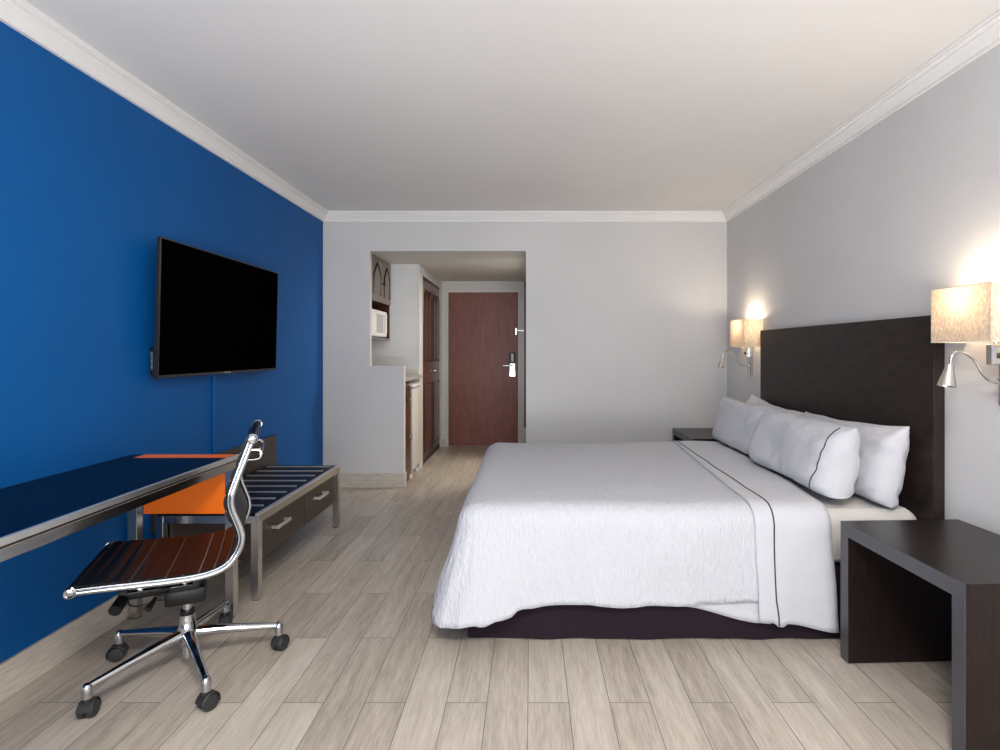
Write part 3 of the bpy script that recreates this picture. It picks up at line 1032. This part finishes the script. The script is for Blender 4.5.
def drape(x0, x1, y0, y1, zt, r, D_near, D_foot, D_far, D_cor, flare_n, flare_f, off=0.0, th=0.012, foot=True, wr=1.0,
          xedge0=None, xedge1=None, step=0.022, seed=0.0, nd_=22):
    """cloth lying over the mattress and hanging down; one continuous sheet with thickness.
    x0..x1 / y0..y1: flat part of the top; D_*: hanging length (functions of the position along the side)"""
    nx = max(2, int((x1 - x0) / step))
    ny = max(2, int((y1 - y0) / step))

    def P(bx, by, n_, d_, flare):
        d_ = max(d_, 0)
        q = r * math.pi / 2
        if d_ < q:
            o_, dn = r * math.sin(d_ / r), r * (1 - math.cos(d_ / r))
        else:
            L = d_ - q
            o_, dn = r + flare * L, r + L * math.sqrt(max(0.1, 1 - flare * flare))
        return Vector((bx + n_[0] * (o_ + off), by + n_[1] * (o_ + off), zt + off - dn)), o_

    def surf(bx, by, n_, d_, flare):
        p, o_ = P(bx, by, n_, d_, flare)
        hang = min(1, max(0, (d_ - 0.05) / 0.35))
        # puffiness of the top, folds on the drops
        top = 0.010 * nz(bx * 2.1 + seed, by * 2.1, 0.3) + 0.004 * nz(bx * 7, by * 7, 1.3 + seed)
        cx = min(1, (bx - x0) / 0.5) if foot else 1
        top += 0.004 * math.sin(math.pi * (by - y0) / (y1 - y0))
        p.z += top * (1 - hang) * wr
        al = p.x * abs(n_[1]) + p.y * abs(n_[0])
        f = 0.016 * nz(al * 3.2 + seed, 0.4, hang * 1.2) + 0.008 * nz(al * 9 + seed, 2.4, hang * 1.5)
        f += 0.003 * nz(al * 22, 5, d_ * 9)
        p.x += n_[0] * f * hang * wr
        p.y += n_[1] * f * hang * wr
        return p
    bm = bmesh.new()
    grid = {}

    def xs(i, j):
        a = x0 if xedge0 is None else xedge0(y0 + (y1 - y0) * j / ny)
        b = x1 if xedge1 is None else xedge1(y0 + (y1 - y0) * j / ny)
        return a + (b - a) * i / nx
    for i in range(nx + 1):
        for j in range(ny + 1):
            bx = xs(i, j)
            by = y0 + (y1 - y0) * j / ny
            grid[i, j] = bm.verts.new(surf(bx, by, (0, 0), 0, 0))
    for i in range(nx):
        for j in range(ny):
            bm.faces.new((grid[i, j], grid[i + 1, j], grid[i + 1, j + 1], grid[i, j + 1]))

    def side(keys, base_pts, normals, Ds, flares):
        cols = []
        for key, (bx, by), n_, D, fl in zip(keys, base_pts, normals, Ds, flares):
            c = [grid[key]]
            for k in range(1, nd_ + 1):
                s = k / nd_
                c.append(bm.verts.new(surf(bx, by, n_, D * (s ** 0.9), fl)))
            cols.append(c)
        for a, b in zip(cols, cols[1:]):
            for k in range(nd_):
                vs = [a[k], b[k], b[k + 1], a[k + 1]]
                vs = [v for q, v in enumerate(vs) if v not in vs[:q]]
                if len(vs) > 2:
                    bm.faces.new(vs)
        return cols
    keys, bp, ns, Ds, fl = [], [], [], [], []
    for i in range(nx, -1, -1):
        bx = xs(i, 0)
        keys.append((i, 0)); bp.append((bx, y0)); ns.append((0, -1)); Ds.append(D_near(bx)); fl.append(flare_n(bx) if callable(flare_n) else flare_n)
    if foot:
        nc = 18
        f0 = fl[-1]
        for k in range(1, nc):
            a = math.pi / 2 * k / nc
            keys.append((0, 0)); bp.append((x0, y0)); ns.append((-math.sin(a), -math.cos(a)))
            q = k / nc
            sm_ = math.sin(math.pi * q)
            Ds.append(D_near(x0) * (1 - q) + D_foot(y0) * q + D_cor * sm_ ** 1.2); fl.append(f0 * (1 - q) + flare_f * q + 0.05 * sm_)
        for j in range(ny + 1):
            by = y0 + (y1 - y0) * j / ny
            keys.append((0, j)); bp.append((x0, by)); ns.append((-1, 0)); Ds.append(D_foot(by)); fl.append(flare_f)
        for k in range(1, nc):
            a = math.pi / 2 * k / nc
            keys.append((0, ny)); bp.append((x0, y1)); ns.append((-math.cos(a), math.sin(a)))
            q = k / nc
            Ds.append(D_foot(y1) * (1 - q) + D_far(x0) * q + D_cor * math.sin(math.pi * q)); fl.append(flare_f)
        for i in range(nx + 1):
            bx = xs(i, ny)
            keys.append((i, ny)); bp.append((bx, y1)); ns.append((0, 1)); Ds.append(D_far(bx)); fl.append(0.05)
        side(keys, bp, ns, Ds, fl)
    else:
        side(keys, bp, ns, Ds, fl)
        keys, bp, ns, Ds, fl = [], [], [], [], []
        for i in range(nx + 1):
            bx = xs(i, ny)
            keys.append((i, ny)); bp.append((bx, y1)); ns.append((0, 1)); Ds.append(D_far(bx)); fl.append(0.05)
        side(keys, bp, ns, Ds, fl)
    bmesh.ops.remove_doubles(bm, verts=bm.verts, dist=1e-5)
    bmesh.ops.recalc_face_normals(bm, faces=bm.faces)
    # make sure the outside faces up, then add thickness inward
    up = sum(f.normal.z * f.calc_area() for f in bm.faces)
    if up < 0:
        bmesh.ops.reverse_faces(bm, faces=bm.faces)
    return bm, surf


def solid(o, th):
    m = o.modifiers.new('thickness', 'SOLIDIFY')
    m.thickness = th
    m.offset = -1
    return o


ZT, YN0, YF0, RR = 0.572, 2.467, 4.045, 0.100
dn = lambda x: lerp_table([(-0.27, 0.515), (-0.20, 0.522), (-0.13, 0.500), (-0.09, 0.494), (-0.04, 0.462), (0.12, 0.448), (0.25, 0.450), (0.40, 0.462), (0.50, 0.456), (0.62, 0.460), (0.80, 0.448), (0.99, 0.438), (1.1, 0.438)], x) + 0.017 + 0.004 * nz(x * 14, 2, 2)
bm, duvet_surf = drape(-0.232, 1.10, YN0, YF0, ZT, RR, dn, lambda y: 0.487 + 0.012 * nz(y * 4, 1, 1), lambda x: 0.42, 0.045,
                       lambda x: lerp_table([(-0.27, 0.34), (0.1, 0.16), (1.1, 0.10)], x), 0.27)
duvet = obj('duvet', bm, DUVET, None, angle=70)
solid(duvet, 0.010)
tag(duvet, 'white puckered duvet covering the bed and hanging over its sides', 'duvet')

# lower sheet that peeks out under the duvet hem
bm, _ = drape(0.60, 1.04, YN0, YF0, ZT, RR, lambda x: lerp_table([(0.60, 0.43), (0.64, 0.452), (0.99, 0.518), (1.04, 0.520)], x) + 0.017, None,
              lambda x: 0.40, 0, 0.10, 0, off=-0.0135, foot=False)
o = obj('flat_sheet', bm, SHEET, None, angle=70)
solid(o, 0.003)
tag(o, 'white flat sheet whose hem shows below the duvet near the folded top sheet', 'sheet')

# folded top sheet with its dark piping
edge = lambda y: 0.985 + (1.075 - 0.985) * (y - YN0) / (YF0 - YN0)
dsh = lambda x: lerp_table([(0.95, 0.523), (1.045, 0.526), (1.052, 0.541), (1.085, 0.543), (1.095, 0.530), (1.31, 0.566)], x) + 0.017
bm, sheet_surf = drape(0.985, 1.328, YN0, YF0, ZT, RR, dsh, None, lambda x: 0.42, 0, 0.105, 0, off=0.007, foot=False, xedge0=edge, xedge1=lambda y: 1.320 + 0.10 * (y - YN0) / (YF0 - YN0), step=0.02)
tsheet = obj('top_sheet', bm, SHEET, None, angle=70)
solid(tsheet, 0.004)
tag(tsheet, 'white folded back top sheet with thin dark piping across the duvet', 'sheet')
pts = []
for k in range(16, 0, -1):
    d_ = 0.556 * k / 16
    pts.append(sheet_surf(lerp_table([(0, 1.071), (0.45, 1.058), (0.52, 1.066)], d_), YN0, (0, -1), d_, 0.105) + Vector((0, -0.001, 0.001)))
for k in range(40):
    y = YN0 + (YF0 - YN0) * k / 39
    pts.append(sheet_surf(1.071 + (1.100 - 1.071) * k / 39, y, (0, 0), 0, 0) + Vector((0, 0, 0.001)))
obj('piping', tube(bmesh.new(), pts, 0.0032, 6), PIPE, tsheet)

# ------------------------------------------------------------------ headboard
t = thing('headboard', 'wide dark espresso wood headboard on the wall behind the bed', 'headboard', (1.79, 3.25, 0.0))
obj('panel', B(1.768, XR - 0.001, 2.364, 4.146, 0.004, 1.418, bev=0.003), HBWOOD, t)


# ------------------------------------------------------------------ pillows
def pillow(label, yc, L, xb, xt, H, T, seed, zb=0.590, drop=0.0, roll=0.0, piping=None, eu=4.5):
    """stands on its long edge and leans back: bottom edge centre at xb, top edge centre at xt"""
    lean = Vector((xt - xb, 0, math.sqrt(max(0.01, H * H - (xt - xb) ** 2)))).normalized()
    nrm = Vector((-lean.z, 0, lean.x))              # faces the foot of the bed
    nu, nv = 56, 32

    def pt(u, v, s):
        cu = 1 - 0.045 * (1 - v * v) * abs(u) ** 4
        cv = 1 - 0.075 * (1 - u * u) * abs(v) ** 4 - drop * (1 - u * u) * (v > 0) * v * v
        th = T / 2 * ((1 - abs(u) ** eu) ** 0.55) * ((1 - abs(v) ** (6.0 if v < 0 else 3.4)) ** 0.55)
        # thickest below the middle where the filling settles
        th *= 1.10 - 0.18 * v
        edge_ = max(abs(u), abs(v))
        w_ = 0.013 * nz(u * 1.7 + seed, v * 1.2, s * 0.8 + seed) + 0.010 * nz(u * 6 + v * 3 + seed, v * 2.5, s * 2.0) * edge_ ** 2.5
        # radiating creases near the short ends
        w_ += 0.006 * math.sin(8 * v + 5 * u + seed) * abs(u) ** 4 * (1 - u ** 10)
        w_ += 0.016 * (0.30 - abs(nz(u * 3.0 + v * 1.5 + seed, v * 2.2 - u + seed, s * 3.0))) * (0.35 + edge_ ** 2)
        th2 = max(th + w_ * min(1, th / 0.03), 0.0)
        y = yc + u * cu * L / 2
        h = (v * cv + 1) / 2 * H
        base_ = Vector((xb, 0, zb - 0.022))
        p = base_ + lean * h + nrm * (s * th2)
        p.y = y
        p.z += roll * u * 0.5
        p.z += 0.008 * nz(u * 2.5 + seed, 1.1, v) * (v > 0.8)
        if p.z < zb:
            p.z = zb + (p.z - zb) * 0.04
        return p
    bm = bmesh.new()
    F, K = {}, {}
    for i in range(nu + 1):
        for j in range(nv + 1):
            u = math.sin((2 * i / nu - 1) * math.pi / 2 * 0.94) / math.sin(math.pi / 2 * 0.94)
            v = math.sin((2 * j / nv - 1) * math.pi / 2 * 0.94) / math.sin(math.pi / 2 * 0.94)
            F[i, j] = bm.verts.new(pt(u, v, 1))
            if i in (0, nu) or j in (0, nv):
                K[i, j] = F[i, j]
            else:
                K[i, j] = bm.verts.new(pt(u, v, -1))
    for i in range(nu):
        for j in range(nv):
            bm.faces.new((F[i, j], F[i + 1, j], F[i + 1, j + 1], F[i, j + 1]))
            bm.faces.new((K[i, j], K[i, j + 1], K[i + 1, j + 1], K[i + 1, j]))
    o = obj('pillow', bm, SHEET, None, angle=80)
    tag(o, label, 'pillow', 'pillows at the head of the bed')
    if piping is not None:
        pts = []
        for k in range(25):
            v = -0.93 + 1.86 * k / 24
            u = piping - 0.05 * math.sin(math.pi * (v + 1) / 2) + 0.06 * (v < 0) * (-v) ** 2 - 0.02 * v
            p = pt(u, v, 1) + nrm * 0.001
            pts.append(p)
        obj('piping', tube(bmesh.new(), pts, 0.0028, 6), PIPE, o)
    return o


pillow('white pillow leaning on the headboard nearest the far nightstand, behind another pillow', 3.755, 0.80, 1.628, 1.705, 0.378, 0.13, 5.2, zb=0.556, drop=0.05, roll=0.055)
pillow('white pillow leaning on the headboard nearest the close nightstand, behind another pillow', 2.880, 0.92, 1.622, 1.702, 0.378, 0.155, 2.1, zb=0.556, drop=0.02, eu=7.0, roll=-0.035)
pillow('white front pillow of the pair on the side of the far nightstand', 3.765, 0.80, 1.440, 1.500, 0.352, 0.15, 9.4, zb=0.592, drop=0.03)
pillow('white front pillow with dark piped end beside the close nightstand', 2.895, 0.90, 1.405, 1.480, 0.352, 0.180, 7.7, zb=0.590, drop=-0.02, piping=-0.80, eu=9.0)


# ------------------------------------------------------------------ nightstands
def nightstand(label, y0, y1, rot=0.0):
    x0, x1, h = 1.288, 1.785, 0.563
    t = thing('nightstand', label, 'nightstand', ((x0 + x1) / 2, (y0 + y1) / 2, 0), 'dark open nightstands beside the bed')
    bm = B(x0 + 0.001, x1, y0 + 0.0485, y1 - 0.0485, h - 0.052, h - 0.002)
    box(bm, x0 + 0.001, x1, y0 + 0.0005, y1 - 0.0005, h - 0.0025, h)
    obj('tabletop', bm, DARKTOP, t, sm=False)
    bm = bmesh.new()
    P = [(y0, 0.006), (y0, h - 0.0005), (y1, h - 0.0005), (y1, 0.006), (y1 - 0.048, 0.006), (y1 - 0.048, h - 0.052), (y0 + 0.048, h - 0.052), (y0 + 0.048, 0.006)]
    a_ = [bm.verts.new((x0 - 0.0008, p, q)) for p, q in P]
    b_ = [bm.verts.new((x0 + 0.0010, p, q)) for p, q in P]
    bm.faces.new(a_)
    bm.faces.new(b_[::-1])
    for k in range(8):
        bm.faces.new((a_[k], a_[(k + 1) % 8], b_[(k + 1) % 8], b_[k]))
    obj('sheen_edge_band', bm, SHEENBAND, t, sm=False)  # front edges paler than the panels: reflection painted into the colour
    for a in (y0, y1 - 0.048):
        lg = obj('side_panel', B(x0 + 0.001, x1, a, a + 0.048, 0.006, h - 0.003), DARKWOOD, t, sm=False)
        for xx in (x0 + 0.06, x1 - 0.06):
            obj('glide', cyl(bmesh.new(), (xx, a + 0.024, 0), (xx, a + 0.024, 0.007), 0.010, n=12), WHITEPL, lg)
    t.rotation_euler = (0, 0, rot)
    return t


nightstand('dark wooden open nightstand nearest the camera, beside the close pillows', 1.622, 2.228, math.radians(2.2))
nightstand('dark wooden open nightstand beyond the bed in the far corner', 4.285, 4.880)


# ------------------------------------------------------------------ wall sconces
def shade_mat():
    m = bpy.data.materials.new('linen_shade')
    m.use_nodes = True
    nt = m.node_tree
    for n in list(nt.nodes):
        nt.nodes.remove(n)
    out = nd(nt, 'ShaderNodeOutputMaterial')
    di = nd(nt, 'ShaderNodeBsdfDiffuse')
    tr = nd(nt, 'ShaderNodeBsdfTranslucent')
    mx = nd(nt, 'ShaderNodeMixShader')
    mx.inputs[0].default_value = 0.45
    a = noisy(nt, coords(nt, (3, 3, 1)), 60, 4)
    c = ramp(nt, a, [(0.3, (0.54, 0.45, 0.355)), (0.65, (0.84, 0.77, 0.67))])
    nt.links.new(c, di.inputs['Color'])
    nt.links.new(c, tr.inputs['Color'])
    nt.links.new(di.outputs[0], mx.inputs[1])
    nt.links.new(tr.outputs[0], mx.inputs[2])
    nt.links.new(mx.outputs[0], out.inputs['Surface'])
    return m


SHADE = shade_mat()
TRIM_L, _, _ = base('shade_trim', (0.75, 0.68, 0.58), 0.8)
BULB = bpy.data.materials.new('lit_bulb')
BULB.use_nodes = True
BULB.node_tree.nodes['Principled BSDF'].inputs['Emission Color'].default_value = (1.0, 0.80, 0.56, 1)
BULB.node_tree.nodes['Principled BSDF'].inputs['Emission Strength'].default_value = 18.0


def sconce(label, yc, side, w_=0.290, power=5.4):
    """side: -1 when the back plate sits nearer the camera than the shade's middle, +1 when beyond it"""
    x0, z0, z1 = 1.670, 1.294, 1.514
    y0, y1 = yc - w_ / 2, yc + w_ / 2
    yp = yc + side * 0.070
    t = thing('wall_sconce', label, 'wall lamp', (XR, yc, 1.05), 'bedside wall sconces')
    th = 0.0025
    bm = bmesh.new()
    box(bm, x0, x0 + th, y0, y1, z0, z1)
    box(bm, x0 + th, XR - 0.001, y0, y0 + th, z0, z1)
    box(bm, x0 + th, XR - 0.001, y1 - th, y1, z0, z1)
    sh = obj('lamp_shade', bm, SHADE, t, sm=False)
    for z in (z0, z1 - 0.004):
        bm = bmesh.new()
        box(bm, x0 - 0.001, x0 + th + 0.001, y0 - 0.001, y1 + 0.001, z, z + 0.004)
        box(bm, x0, XR - 0.001, y0 - 0.001, y0 + th + 0.001, z, z + 0.004)
        box(bm, x0, XR - 0.001, y1 - th - 0.001, y1 + 0.001, z, z + 0.004)
        obj('shade_trim', bm, TRIM_L, sh, sm=False)
    bp = obj('back_plate', B(1.794, XR - 0.001, yp - 0.036, yp + 0.036, 1.050, 1.400, bev=0.003), NICKEL, t)
    for z in (1.086, 1.150):
        obj('plate_band', B(1.791, 1.795, yp - 0.037, yp + 0.037, z, z + 0.004), CHROME, bp, sm=False)
    yb = yp + 0.008
    hb = obj('holder_block', B(1.735, 1.795, yb - 0.014, yb + 0.014, 1.208, 1.286, bev=0.002), NICKEL, t)
    obj('switch', B(1.755, 1.772, yb - 0.018, yb - 0.014, 1.232, 1.252, bev=0.001), DARKGREEN, hb)
    bm = tube(bmesh.new(), spline([(1.760, yb, 1.284), (1.760, yb, 1.300), (1.757, yb - side * 0.02, 1.312), (1.755, yc, 1.320), (1.755, yc, 1.345)], 5), 0.006, 10)
    cyl(bm, (1.755, yc, 1.335), (1.755, yc, 1.385), 0.013, n=16)
    obj('lamp_holder', bm, NICKEL, t)
    bm = lathe(bmesh.new(), [(0.010, 0), (0.013, 0.01), (0.024, 0.035), (0.026, 0.052), (0.020, 0.070), (0.008, 0.080), (0, 0.081)], (1.755, yc, 1.386), n=20)
    obj('bulb', bm, BULB, t)
    y_ = yp
    neck = spline([(1.796, y_, 1.139), (1.762, y_, 1.140), (1.731, y_, 1.149), (1.7025, y_, 1.177), (1.675, y_, 1.224), (1.642, y_, 1.2495), (1.610, y_, 1.256), (1.590, y_, 1.243), (1.582, y_, 1.208)], 8)
    gn = obj('gooseneck', tube(bmesh.new(), neck, 0.0048, 12), NICKEL, t)
    ax = Vector((1.566 - 1.580, -0.004, 1.130 - 1.206)).normalized()
    bm = lathe(bmesh.new(), [(0.006, -0.006), (0.012, 0), (0.013, 0.010), (0.030, 0.078), (0.031, 0.082), (0.028, 0.082), (0.012, 0.020), (0, 0.018)], (1.581, y_, 1.208), ax, 28)
    obj('reading_lamp_head', bm, NICKEL, gn)
    l = bpy.data.lights.new('sconce_bulb_light', 'POINT')
    l.energy = power
    l.color = (1.0, 0.82, 0.62)
    l.shadow_soft_size = 0.025
    lo = bpy.data.objects.new('sconce_bulb_light', l)
    lo.location = (1.745, yc, 1.480)
    COL.objects.link(lo)
    lo.parent = t
    lo.matrix_parent_inverse = Matrix.Translation(-Vector(t.location))
    return t


sconce('lit wall sconce with linen shade nearest the camera, above the close nightstand', 2.104, -1)
sconce('lit wall sconce with linen shade at the far end of the headboard', 4.364, 1)

# ------------------------------------------------------------------ added ceiling lamp, unseen behind the camera
LAMPGLASS = bpy.data.materials.new('lamp_diffuser')
LAMPGLASS.use_nodes = True
LAMPGLASS.node_tree.nodes['Principled BSDF'].inputs['Emission Color'].default_value = (1.0, 0.9, 0.8, 1)
LAMPGLASS.node_tree.nodes['Principled BSDF'].inputs['Emission Strength'].default_value = 3.0
for loc, r, z, lab in (((0.1, -0.1), 0.27, ZC, 'round white ceiling lamp added out of view to light the bed from above'),):
    t = thing('fill_lamp', lab, 'ceiling lamp', (loc[0], loc[1], z), None)
    obj('housing', lathe(bmesh.new(), [(r * 0.9, 0), (r, -0.004), (r, -0.016), (r * 0.96, -0.018)], (loc[0], loc[1], z), n=40), WHITE_PAINT, t)
    obj('diffuser', lathe(bmesh.new(), [(r * 0.94, -0.0185), (r * 0.9, -0.024), (0.02, -0.030)], (loc[0], loc[1], z), n=40), LAMPGLASS, t)
